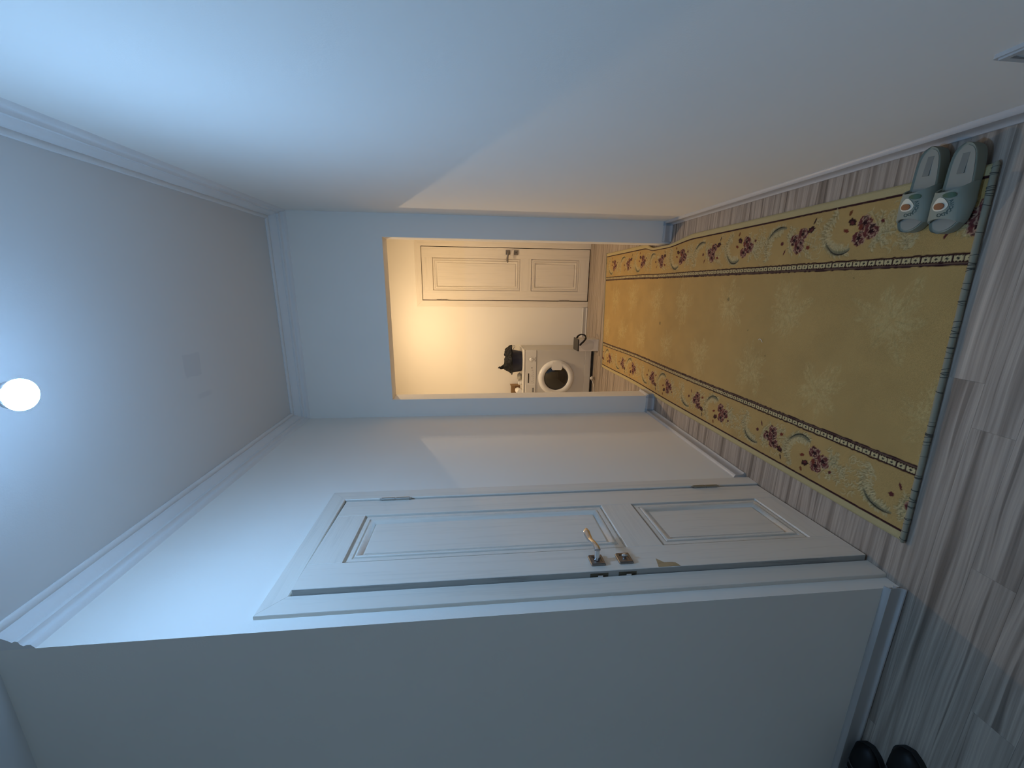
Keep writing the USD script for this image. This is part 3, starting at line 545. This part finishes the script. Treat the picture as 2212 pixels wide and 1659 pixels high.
# ------------------------------------------------------------------ slippers
plain('slipper_foam', (.262, .278, .220), .75); plain('slipper_footbed', (.30, .295, .245), .8); plain('slipper_imprint', (.195, .20, .175), .85)
plain('avocado_cream', (.66, .63, .50), .5); plain('avocado_pit', (.20, .062, .018), .5); plain('avocado_leaf', (.045, .095, .04), .55); plain('print_green', (.035, .075, .065), .6)
from scipy.interpolate import PchipInterpolator
def itp(x, xs, ysv): return PchipInterpolator(xs, ysv)(x)
def make_slipper(name, label, loc, rot, L, W, pitch):
    """a slide; local: +x from heel to toe, z up, base at the heel's middle"""
    t = thing(name, label, 'slipper', loc, rot, group='pair of avocado slippers')
    def wid(u, sgn):      # half width along the sole, a little fuller on the outer side at the ball
        b = itp(u, [0, .04, .12, .3, .5, .68, .82, .93, .98, 1], [.0, .42, .66, .80, .86, 1.0, .98, .72, .42, 0]) * W / 2
        return b
    P = lambda x, y, z: np.stack([x, y, z + pitch * x], -1)
    u = .5 - .5 * np.cos(np.linspace(0, np.pi, 45)); v = np.linspace(-1, 1, 25); U, Vv = np.meshgrid(u, v, indexing='ij')
    wd = wid(U, 1); hz = .030 - .008 * sm(.1, .6, U) + .004 * sm(.85, 1, U); rim = sm(.80, .93, np.maximum(np.abs(Vv), np.abs(U * 2 - 1) ** 8))
    bend = .006 * np.sin(np.pi * U)
    tp = P(U * L, Vv * wd + bend, hz + .006 * rim - .004 * (np.abs(Vv) > .99)); bt = P(U * L, Vv * wd * .93 + bend, 0 * U)
    obj('sole', shell(tp, bt), 'slipper_foam', t, smooth=50)
    fb = P(.03 * L + U * L * .94, Vv * wd * .80 + bend, hz + .0012 + 0 * U); fb2 = fb.copy(); fb2[..., 2] -= .003
    obj('footbed', shell(fb, fb2), 'slipper_footbed', t, smooth=50)
    im = bx(.115 * L, .335 * L, -.009, .009, 0, .0016, .0004); im.vertices[:, 2] += .0300 + pitch * im.vertices[:, 0] - .002 * sm(.1, .6, im.vertices[:, 0] / L); im.vertices[:, 1] += .004
    obj('heel_imprint', im, 'slipper_imprint', t)
    th = np.linspace(0, np.pi, 41); q = np.linspace(0, 1, 25)
    def surf(q, th, off):      # strap surface
        Q, H = np.meshgrid(q, th, indexing='ij')
        u0 = .44 + .10 * np.sin(H) - .02 * np.cos(H); u1 = .88 - .05 * np.sin(H) ** 2
        uu = u0 + (u1 - u0) * Q; ww = wid(uu, 1) + .002 + off; hh = .066 - .020 * Q + off * 1.0
        zz = .010 + (hh - .010) * np.sin(H) ** .72
        return P(uu * L, np.sign(np.cos(H)) * np.abs(np.cos(H)) ** .85 * ww + .006 * np.sin(np.pi * uu), zz)
    obj('strap', shell(surf(q, th, .0), surf(q, th, -.0045)), 'slipper_foam', t, smooth=50)
    def on(a, b, off):     # a: metres back from the strap front along x, b: across the top (arc metres)
        aa, bb = np.atleast_1d(a), np.atleast_1d(b); out = []
        for x, y in zip(aa, bb): out.append(surf(np.array([1 - x / (.36 * L)]), np.array([np.pi / 2 - y / (W * .62)]), off)[0, 0])
        return np.array(out)
    def decal(poly, mt, off, nm, h=.0018, par=None, **k):
        m = extr(poly, h); m = m.subdivide_to_size(.006); v = m.vertices.copy(); lo, hi = on(v[:, 0], v[:, 1], off), on(v[:, 0], v[:, 1], off + h); w = (v[:, 2] / h)[:, None]
        m.vertices = lo * (1 - w) + hi * w; trimesh.repair.fix_normals(m); return obj(nm, m, mt, par or t, smooth=40, **k)
    cx, cy = .045, -.003
    ang = np.linspace(0, 2 * np.pi, 40, endpoint=False)
    pear = Polygon([(cx + (.0195 * math.cos(a) if math.cos(a) < 0 else .026 * math.cos(a)), cy + (.0205 - .0085 * max(math.cos(a), 0) ** .8) * math.sin(a)) for a in ang])
    av = decal(pear, 'avocado_cream', .0002, 'avocado_half', .0022, label='cream avocado half on the strap')
    decal(Polygon([(cx - .004 + .011 * math.cos(a), cy + .0115 * math.sin(a)) for a in ang]), 'avocado_pit', .0022, 'avocado_pit', .0030, par=av)
    decal(Polygon([(cx + .028 + .0085 * math.cos(a) - .15 * .017 * math.sin(a), cy + .0215 + .0175 * math.sin(a)) for a in ang]), 'avocado_leaf', .0004, 'leaf', .0020)
    for k, ch in enumerate('AVOCADO'):
        lm = meshkit.text_mesh(ch, .0105, .0006, bold=True); lm.vertices[:, :2] -= lm.bounds[:, :2].mean(0)
        a = math.radians(-26 + 114 * k / 6); rad = .0300; ax, ay = cx - .003 - rad * math.sin(a), cy + rad * math.cos(a) * .98
        ux, uy = np.array([-math.cos(a), -math.sin(a)]), np.array([-math.sin(a), math.cos(a)])      # reading round the fruit, tops outward
        v = lm.vertices.copy(); xy = np.array([ax, ay]) + v[:, :1] * ux * 1.0 + v[:, 1:2] * uy * 1.0
        o = .0003; lo = on(xy[:, 0], xy[:, 1], o); hi = on(xy[:, 0], xy[:, 1], o + .0006); w = (v[:, 2:3] / .0006); lm.vertices = lo * (1 - w) + hi * w
        obj('letter', lm, 'print_green', t, smooth=False)
    return t
make_slipper('slipper', 'grey-green avocado slipper nearer the rolled rug end', (.405, 1.104, .0125), math.radians(180 - 4.5), .243, .0915, .004)
make_slipper('slipper', 'grey-green avocado slipper farther from the rug end, closer to the washing machine', (.421, 1.196, .0125), math.radians(180 - 5.5), .245, .0915, .004)

# ------------------------------------------------------------------ black shoes by the entry wall
plain('shoe_leather', (.005, .005, .0055), .5, specular_ior_level=.25); plain('shoe_sole', (.012, .012, .012), .8); plain('shoe_lace', (.05, .05, .05), .8)
def make_shoe(name, label, loc, rot):
    t = thing(name, label, 'shoe', loc, rot, group='pair of black shoes'); L = .285
    u = .5 - .5 * np.cos(np.linspace(0, np.pi, 40)); th = np.linspace(0, np.pi, 29); U, H = np.meshgrid(u, th, indexing='ij')
    w = itp(U, [0, .05, .15, .4, .68, .85, .95, 1], [0, .024, .032, .036, .048, .044, .028, 0]); hh = itp(U, [0, .03, .1, .3, .5, .7, .88, .97, 1], [.05, .088, .096, .092, .082, .062, .048, .034, .02])
    o = np.stack([U * L, np.cos(H) * w * (1 - .12 * np.sin(H)), .018 + (hh - .018) * np.sin(H) ** .75], -1)
    dip = ((U > .08) & (U < .44)) * sm(.55, .95, np.sin(H)); o[..., 2] -= dip * .045       # the opening for the foot
    b = np.stack([U * L, np.cos(H) * w * .98, .017 + 0 * H], -1)
    obj('upper', shell(o, b), 'shoe_leather', t, smooth=50)
    v = np.linspace(-1, 1, 11); U2, V2 = np.meshgrid(u, v, indexing='ij'); w2 = np.interp(U2, u, w[:, 0]) + .004 * np.sin(np.pi * np.clip(U2, .02, .98)) ** .3
    obj('sole', shell(np.stack([U2 * L * 1.02 - .003, V2 * w2, .020 + 0 * U2], -1), np.stack([U2 * L * 1.02 - .003, V2 * w2 * .97, 0 * U2], -1)), 'shoe_sole', t, smooth=50)
    for k in range(4):
        uu = .47 + .07 * k; ww = np.interp(uu, u, w[:, 0]); zz = np.interp(uu, u, hh[:, 14]); a = np.linspace(.9, 2.24, 9)
        obj('lace', tube(np.stack([np.full(9, uu * L) + .004 * np.sin(3 * a), np.cos(a) * ww, .018 + (zz - .018) * np.sin(a) ** .75 + .0025], 1), .0024, 6), 'shoe_lace', t, smooth=50)
    return t
make_shoe('black_shoe', 'black shoe right against the entry wall skirting', (-1.900, .905, 0), math.radians(3))
make_shoe('black_shoe', 'black shoe farther from the entry wall, nearer the bottom edge of the picture', (-1.762, .797, 0), math.radians(4))

# ------------------------------------------------------------------ socket on the right wall
plain('socket_dark', (.03, .03, .03), .7)
so = thing('wall_socket', 'white power socket low on the right wall near the slippers', 'socket', (XR, .771, .361))
lw_ = lambda m: remap(m, ([0, -1, 0], [0, 0, 1], [-1, 0, 0]), (0, 0, 0))
fr = sbox(-.041, -.041, .041, .041).buffer(.004).difference(sbox(-.026, -.026, .026, .026)); fm_ = extr(fr, .0075); fm2 = extr(sbox(-.039, -.039, .039, .039).difference(sbox(-.028, -.028, .028, .028)), .004); fm2.apply_translation([0, 0, .007])
obj('frame', lw_(cat_(fm_, fm2)), 'socket_plastic', so)
obj('insert', lw_(lathe([(.0195, .001), (.0195, -.012), (.0205, -.012), (.0205, .009), (.026, .0085), (.0365, .0060), (.0365, .001)], 32)), 'socket_plastic', so)
obj('well', lw_(bx(-.019, .019, -.019, .019, .0004, .0016)), 'socket_plastic', so)
for s in (-1, 1):
    c = trimesh.creation.cylinder(.0026, .002, sections=12); c.apply_translation([s * .0095, 0, .0022]); obj('pin_hole', lw_(c), 'socket_dark', so)

# ------------------------------------------------------------------ washing machine
plain('enamel_white', (.56, .54, .51), .32); plain('enamel_panel', (.66, .64, .61), .3); plain('ring_white', (.74, .73, .71), .25); plain('print_grey', (.22, .21, .20), .6); plain('display_black', (.02, .014, .01), .2); plain('rubber_dark', (.03, .03, .03), .6)
mat('drum_glass', {'p': ('principled_bsdf', {'base_color': (.010, .009, .008), 'roughness': .05, 'specular_ior_level': .6, 'coat_weight': .5})}, [], surface='p.BSDF')
WX, WY = -1.072, 4.500
wm = thing('washing_machine', 'white front-loading washing machine with round dark door in the far room', 'washing machine', (WX, WY, 0))
HW, HT_, DP = .33, .852, .383       # local: x across, +y away from the viewer, front at y=0
obj('cabinet', bx(-HW, HW, .004, DP, .034, .826, .006), 'enamel_white', wm)
obj('front_panel', bx(-HW + .002, HW - .002, -.008, .006, .036, .690, .004), 'enamel_white', wm)
obj('plinth_strip', bx(-HW + .004, HW - .004, -.0095, -.007, .038, .108, .001), 'enamel_white', wm)
obj('worktop', bx(-HW - .001, HW + .001, -.012, DP + .002, .826, HT_, .007), 'enamel_panel', wm)
obj('control_panel', bx(-HW + .002, HW - .002, -.012, .006, .693, .824, .004), 'enamel_panel', wm)
obj('plinth_recess', bx(-HW + .02, HW - .02, .02, .30, .010, .036, .002), 'rubber_dark', wm)
for x in (-.27, .27):
    for y in (.05, .33):
        f = trimesh.creation.cylinder(.018, .034, sections=16); f.apply_translation([x, y, .017]); obj('foot', f, 'rubber_dark', wm)
kx = WX + .852
fwd = lambda m, x, z, y=-.012: remap(m, ([1, 0, 0], [0, 0, 1], [0, -1, 0]), (x, y, z))
kd = obj('knob_dial', fwd(lathe([(0, .012), (.012, .012), (.017, .009), (.022, .002), (.0225, 0), (0, 0)][::-1], 32), .220, .755), 'ring_white', wm, smooth=40)
obj('knob_grip', fwd(bx(-.004, .004, -.017, .017, .006, .020, .002), .220, .755), 'ring_white', kd)
for k in range(12):
    a = k * 2 * math.pi / 12; obj('dial_mark', fwd(bx(-.004, .004, -.0012, .0012, 0, .0006), .220 + .034 * math.cos(a), .755 + .034 * math.sin(a)), 'print_grey', wm, smooth=False)
for k in range(2): obj('print_block', fwd(bx(-.010, .010, -.003, .003, 0, .0006), .235 - .032 * k, .703), 'print_grey', wm, smooth=False)
obj('indicator', fwd(lathe([(0, .002), (.0055, .002), (.006, 0), (0, 0)][::-1], 16), .118, .746), 'display_black', wm)
obj('display', fwd(bx(-.058, .058, -.007, .007, -.001, .0012, .0008), -.007, .784), 'display_black', wm)
for k in range(8): obj('button', fwd(bx(-.0042, .0042, -.003, .003, 0, .0016, .0006), .088 - .023 * k, .742 + .001 * (k % 2)), 'print_grey' if k % 3 == 0 else 'ring_white', wm)
for k in range(7): obj('print_mark', fwd(bx(-.006, .006, -.0012, .0012, 0, .0006), .085 - .024 * k, .724), 'print_grey', wm, smooth=False)
dr = obj('detergent_drawer', bx(-HW + .006, -.082, -.0165, .0, .697, .820, .003), 'enamel_panel', wm)
obj('drawer_grip', bx(-.178, -.124, -.0178, -.0160, .716, .738, .001), 'print_grey', dr); obj('drawer_mark', bx(-.192, -.182, -.0172, -.0162, .753, .757), 'print_grey', dr)
DX, DZZ = -.006, .452
ring = lathe([(.143, .010), (.150, .024), (.165, .033), (.185, .034), (.205, .024), (.214, .008), (.215, 0), (.143, 0), (.143, .010)][::-1], 72)
drg = obj('door_ring', fwd(ring, DX, DZZ, -.008), 'ring_white', wm, smooth=40)
gl = lathe([(0, .030), (.05, .0285), (.10, .022), (.135, .012), (.1435, .004), (.1435, 0), (0, 0)][::-1], 64)
obj('door_glass', fwd(gl, DX, DZZ, -.008), 'drum_glass', drg, smooth=60)
gs = lathe([(.1435, .004), (.146, .014), (.1465, .016), (.139, .013), (.137, .0105)][::-1], 64); obj('glass_seal', fwd(gs, DX, DZZ, -.008), 'rubber_dark', drg, smooth=40)
hp = Polygon([(.118, -.064), (.196, -.052), (.196, .052), (.118, .064), (.098, .050), (.098, -.050)]); hm = extr(hp, .020); hm = hm.convex_hull
obj('door_handle', fwd(hm, DX, DZZ, -.023), 'ring_white', drg)
obj('filter_flap', bx(.150, .246, -.0105, -.007, .024 + .022, .108, .001), 'enamel_white', wm); obj('flap_gap', bx(.148, .248, -.0085, -.0075, .044, .110), 'print_grey', wm)

# ------------------------------------------------------------------ things on and by the machine
plain('basin_navy', (.006, .010, .035), .45); mat('bag_black', {'g': ('geometry', {}), 'n': ('noise_texture', {'scale': 70.0, 'detail': 3.0}), 'b': ('bump', {'strength': .3, 'distance': .002}), 'p': ('principled_bsdf', {'base_color': (.006, .007, .009), 'roughness': .55, 'specular_ior_level': .22})},
    [('g.position', 'n.vector'), ('n.fac', 'b.height'), ('b.normal', 'p.normal')], surface='p.BSDF')
ba = thing('basin', 'navy blue plastic basin standing on the washing machine', 'basin', (-.905, 4.665, HT_))
bas = lathe([(0, .0), (.118, 0), (.122, .004), (.142, .118), (.150, .120), (.150, .127), (.138, .127), (.118, .010), (0, .008)], 48)
obj('shell', bas, 'basin_navy', ba, smooth=40)
bg = thing('drawstring_bag', 'crumpled black drawstring bag heaped in the navy basin', 'bag', (-.905, 4.665, HT_))
r_ = np.linspace(0, 1, 34); th = np.linspace(0, 2 * np.pi, 97)[:-1]; R_, TH = np.meshgrid(r_, th, indexing='ij')
px, py = np.cos(TH), np.sin(TH)
fold = meshkit.fbm(np.stack([px * R_ * 2.1 + 5, py * R_ * 2.1, R_ * 1.2], -1), 2) - .5; fold2 = np.abs(meshkit.noise(np.stack([px * R_ * 3.4 + 2, py * R_ * 5.5, R_ * 2], -1)) - .5) * 2
rad = (.180 + .016 * np.cos(TH) + .012 * np.cos(3 * TH + 1)) * R_
zz = .124 + .055 * (1 - R_ ** 7) + .045 * (1 - R_ ** 1.6) + .13 * fold * (1 - .5 * R_) - .040 * (1 - fold2) * (R_ < .97)
zz += .085 * np.exp(-(((px * rad + .075) / .035) ** 2 + ((py * rad - .0) / .05) ** 2)) + .03 * np.exp(-(((px * rad - .12) / .06) ** 2 + ((py * rad) / .08) ** 2))
zz -= .035 * np.exp(-(((px * rad + .17) / .05) ** 2)) * (R_ > .7)
zz = np.maximum(zz, np.where(rad > .13, .122, .02)); tp = np.stack([px * rad * (1 + .10 * fold), py * rad * .92, zz], -1)
inn = np.minimum(R_ * .131, .131); bt = np.stack([px * inn, py * inn, .110 + 0 * R_ - .0 * R_], -1); bt[..., 2] = np.minimum(bt[..., 2], zz - .004)
bt[-1] = tp[-1] * np.array([.985, .985, 1]) - np.array([0, 0, .006]); bt[-2] = bt[-1] * np.array([.93, .93, 1]) + np.array([0, 0, .010])
a, b = grid(tp, 34, 96, wrap=True), grid(bt, 34, 96, wrap=True); n = 34 * 96; rg = np.arange(33 * 96, 34 * 96); rg2 = np.roll(rg, -1)
bagm = trimesh.Trimesh(np.vstack([a.vertices, b.vertices]), np.vstack([a.faces, b.faces[:, ::-1] + n, np.stack([rg, rg + n, rg2], 1), np.stack([rg2, rg + n, rg2 + n], 1)]), process=False); trimesh.repair.fix_normals(bagm)
obj('crumpled_fabric', bagm, 'bag_black', bg, smooth=70)
pk = spline([(-.070, -.02, .225), (-.078, -.03, .250), (-.072, -.03, .268), (-.080, -.035, .285)], 16); obj('gathered_tip', tube(pk, np.linspace(.024, .004, 16), 9), 'bag_black', bg, smooth=60)
plain('cord_grey', (.12, .115, .10), .8)
obj('drawstring', tube(spline([(.150, -.07, .112), (.175, -.08, .098), (.197, -.085, .088), (.205, -.085, .100), (.196, -.082, .112), (.165, -.07, .108)], 30), .0022, 6), 'cord_grey', bg, smooth=60)
mat('clear_film', {'t': ('transparent_bsdf', {'color': (.85, .84, .80)}), 'p': ('principled_bsdf', {'base_color': (.42, .40, .36), 'roughness': .25}), 'm': ('mix_closure', {'fac': .55})}, [('t.BSDF', 'm.closure1'), ('p.BSDF', 'm.closure2')], surface='m.closure')
def crumple(rx, ry, rz, seed, amp=.25, sub_=3):
    m = trimesh.creation.icosphere(sub_, 1.0); v = m.vertices.copy(); nn = meshkit.fbm(v * 2.3 + seed, 3) - .5
    v *= (1 + amp * 2 * nn)[:, None]; v[:, 2] = np.maximum(v[:, 2], -.8); v *= [rx, ry, rz]; v[:, 2] -= v[:, 2].min(); m.vertices = v; return m
x = obj('plastic_bag', crumple(.050, .06, .028, 4), 'clear_film', None, smooth=False); x.GetAttribute('points')
UsdGeom.Xformable(x).AddTranslateOp().Set(Gf.Vec3d(-1.095, 4.64, HT_)); tag(x, 'crumpled clear plastic bag on the machine beside the navy basin', 'plastic bag')
plain('white_gloss', (.80, .77, .72), .3)
jar = lambda s: [(0, 0), (.030 * s, 0), (.034 * s, .004 * s), (.036 * s, .03 * s), (.033 * s, .052 * s), (.020 * s, .062 * s), (0, .064 * s)]
bt_ = thing('white_bottle', 'white plastic bottle lying on the machine, its round base facing out', 'bottle', (-1.262, 4.60, HT_ + .0365))
obj('body', remap(lathe([(0, -.06), (.030, -.06), (.0355, -.054), (.036, .02), (.030, .045), (.014, .06), (.013, .066), (0, .066)], 32), ([1, 0, 0], [0, .17, -.985], [0, .985, .17])), 'white_gloss', bt_, smooth=40)
obj('cap', remap(lathe([(0, .064), (.0155, .064), (.0155, .088), (.013, .091), (0, .091)], 24), ([1, 0, 0], [0, .17, -.985], [0, .985, .17])), 'ring_white', bt_, smooth=40)
sc_ = thing('white_pot', 'small white pot between the plastic bag and the white bottle', 'pot', (-1.165, 4.60, HT_))
obj('pot_body', lathe([(0, 0), (.017, 0), (.020, .003), (.021, .024), (.018, .028), (0, .028)], 24), 'white_gloss', sc_, smooth=40)
obj('pot_lid', lathe([(0, .0275), (.0215, .0275), (.022, .036), (.018, .040), (0, .040)], 24), 'ring_white', sc_, smooth=40)
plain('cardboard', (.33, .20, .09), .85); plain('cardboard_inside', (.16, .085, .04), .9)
cb = thing('cardboard_box', 'open brown cardboard box at the back of the machine top', 'box', (-1.305, 4.79, HT_))
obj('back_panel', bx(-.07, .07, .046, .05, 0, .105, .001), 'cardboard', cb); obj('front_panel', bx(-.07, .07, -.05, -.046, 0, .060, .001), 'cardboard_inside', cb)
for s in (-1, 1): obj('side_panel', bx(s * .07, s * .066, -.0455, .0455, 0, .100, .001), 'cardboard', cb)
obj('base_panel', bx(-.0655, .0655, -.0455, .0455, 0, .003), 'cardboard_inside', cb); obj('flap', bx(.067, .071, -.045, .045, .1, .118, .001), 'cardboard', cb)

plain('carton_white', (.66, .63, .60), .5); plain('carton_grey', (.55, .525, .50), .6); plain('carton_lid', (.05, .047, .047), .6); plain('carton_edge', (.012, .011, .014), .5); plain('strap_black', (.012, .012, .016), .55)
cx_ = thing('carton', 'white carton with a dark lid and black strap beside the machine', 'box', (-.6675, 4.45, 0))
obj('body', bx(-.0675, .0675, -.10, .098, .001, .232, .002), 'carton_white', cx_)
obj('lid', bx(-.0685, .0685, -.101, .099, .233, .244, .002), 'carton_lid', cx_); obj('lid_edge', bx(-.0687, .0687, -.1018, -.1012, .232, .243), 'carton_edge', cx_)
dsk = Polygon([(.0 + .060 * math.cos(a), .125 + .085 * math.sin(a)) for a in np.linspace(0, 2 * np.pi, 40)]).intersection(sbox(-.066, .06, .066, .228)); obj('printed_disc', fwd(extr(dsk, .0006), 0, 0, -.1001), 'carton_grey', cx_)
obj('hand_slot', bx(.0672, .0685, -.04, .03, .125, .150), 'carton_edge', cx_)
st_ = spline([(-.002, -.103, .222), (.020, -.108, .208), (.050, -.115, .180), (.085, -.100, .155), (.112, -.060, .165), (.115, -.02, .192), (.095, .01, .215), (.069, .02, .228)], 40)
tn = np.gradient(st_, axis=0); tn /= np.linalg.norm(tn, axis=1)[:, None]; wv = np.cross(tn, np.tile([.35, .9, .3], (40, 1))); wv /= np.linalg.norm(wv, axis=1)[:, None]; no = np.cross(tn, wv)
obj('strap', shell(np.stack([st_ - wv * .0125 + no * .0012, st_ + wv * .0125 + no * .0012], 1), np.stack([st_ - wv * .0125 - no * .0012, st_ + wv * .0125 - no * .0012], 1)), 'strap_black', cx_, smooth=40)

pg = thing('power_plug', 'white power plug with its cable on the floor before the machine', 'plug', (-1.070, 4.425, 0))
obj('plug_body', remap(lathe([(0, -.020), (.016, -.020), (.0185, -.015), (.0185, .008), (.012, .022), (.006, .030), (0, .030)], 24), ([1, 0, 0], [0, .5, .866], [0, -.866, .5]), (0, 0, .034)), 'white_gloss', pg, smooth=40)
for s in (-1, 1):
    p_ = trimesh.creation.cylinder(.0024, .019, sections=10); p_ = remap(p_, ([1, 0, 0], [0, .5, .866], [0, -.866, .5]), (s * .0095, .0225, .024)); obj('pin', p_, 'metal_chrome', pg)
obj('cable', tube(spline([(0, -.016, .052), (-.012, -.030, .050), (-.035, -.020, .030), (-.075, -.01, .012), (-.12, -.015, .0045), (-.19, -.03, .004), (-.28, 0, .004), (-.36, .05, .004)], 50), .0036, 8), 'white_gloss', pg, smooth=60)
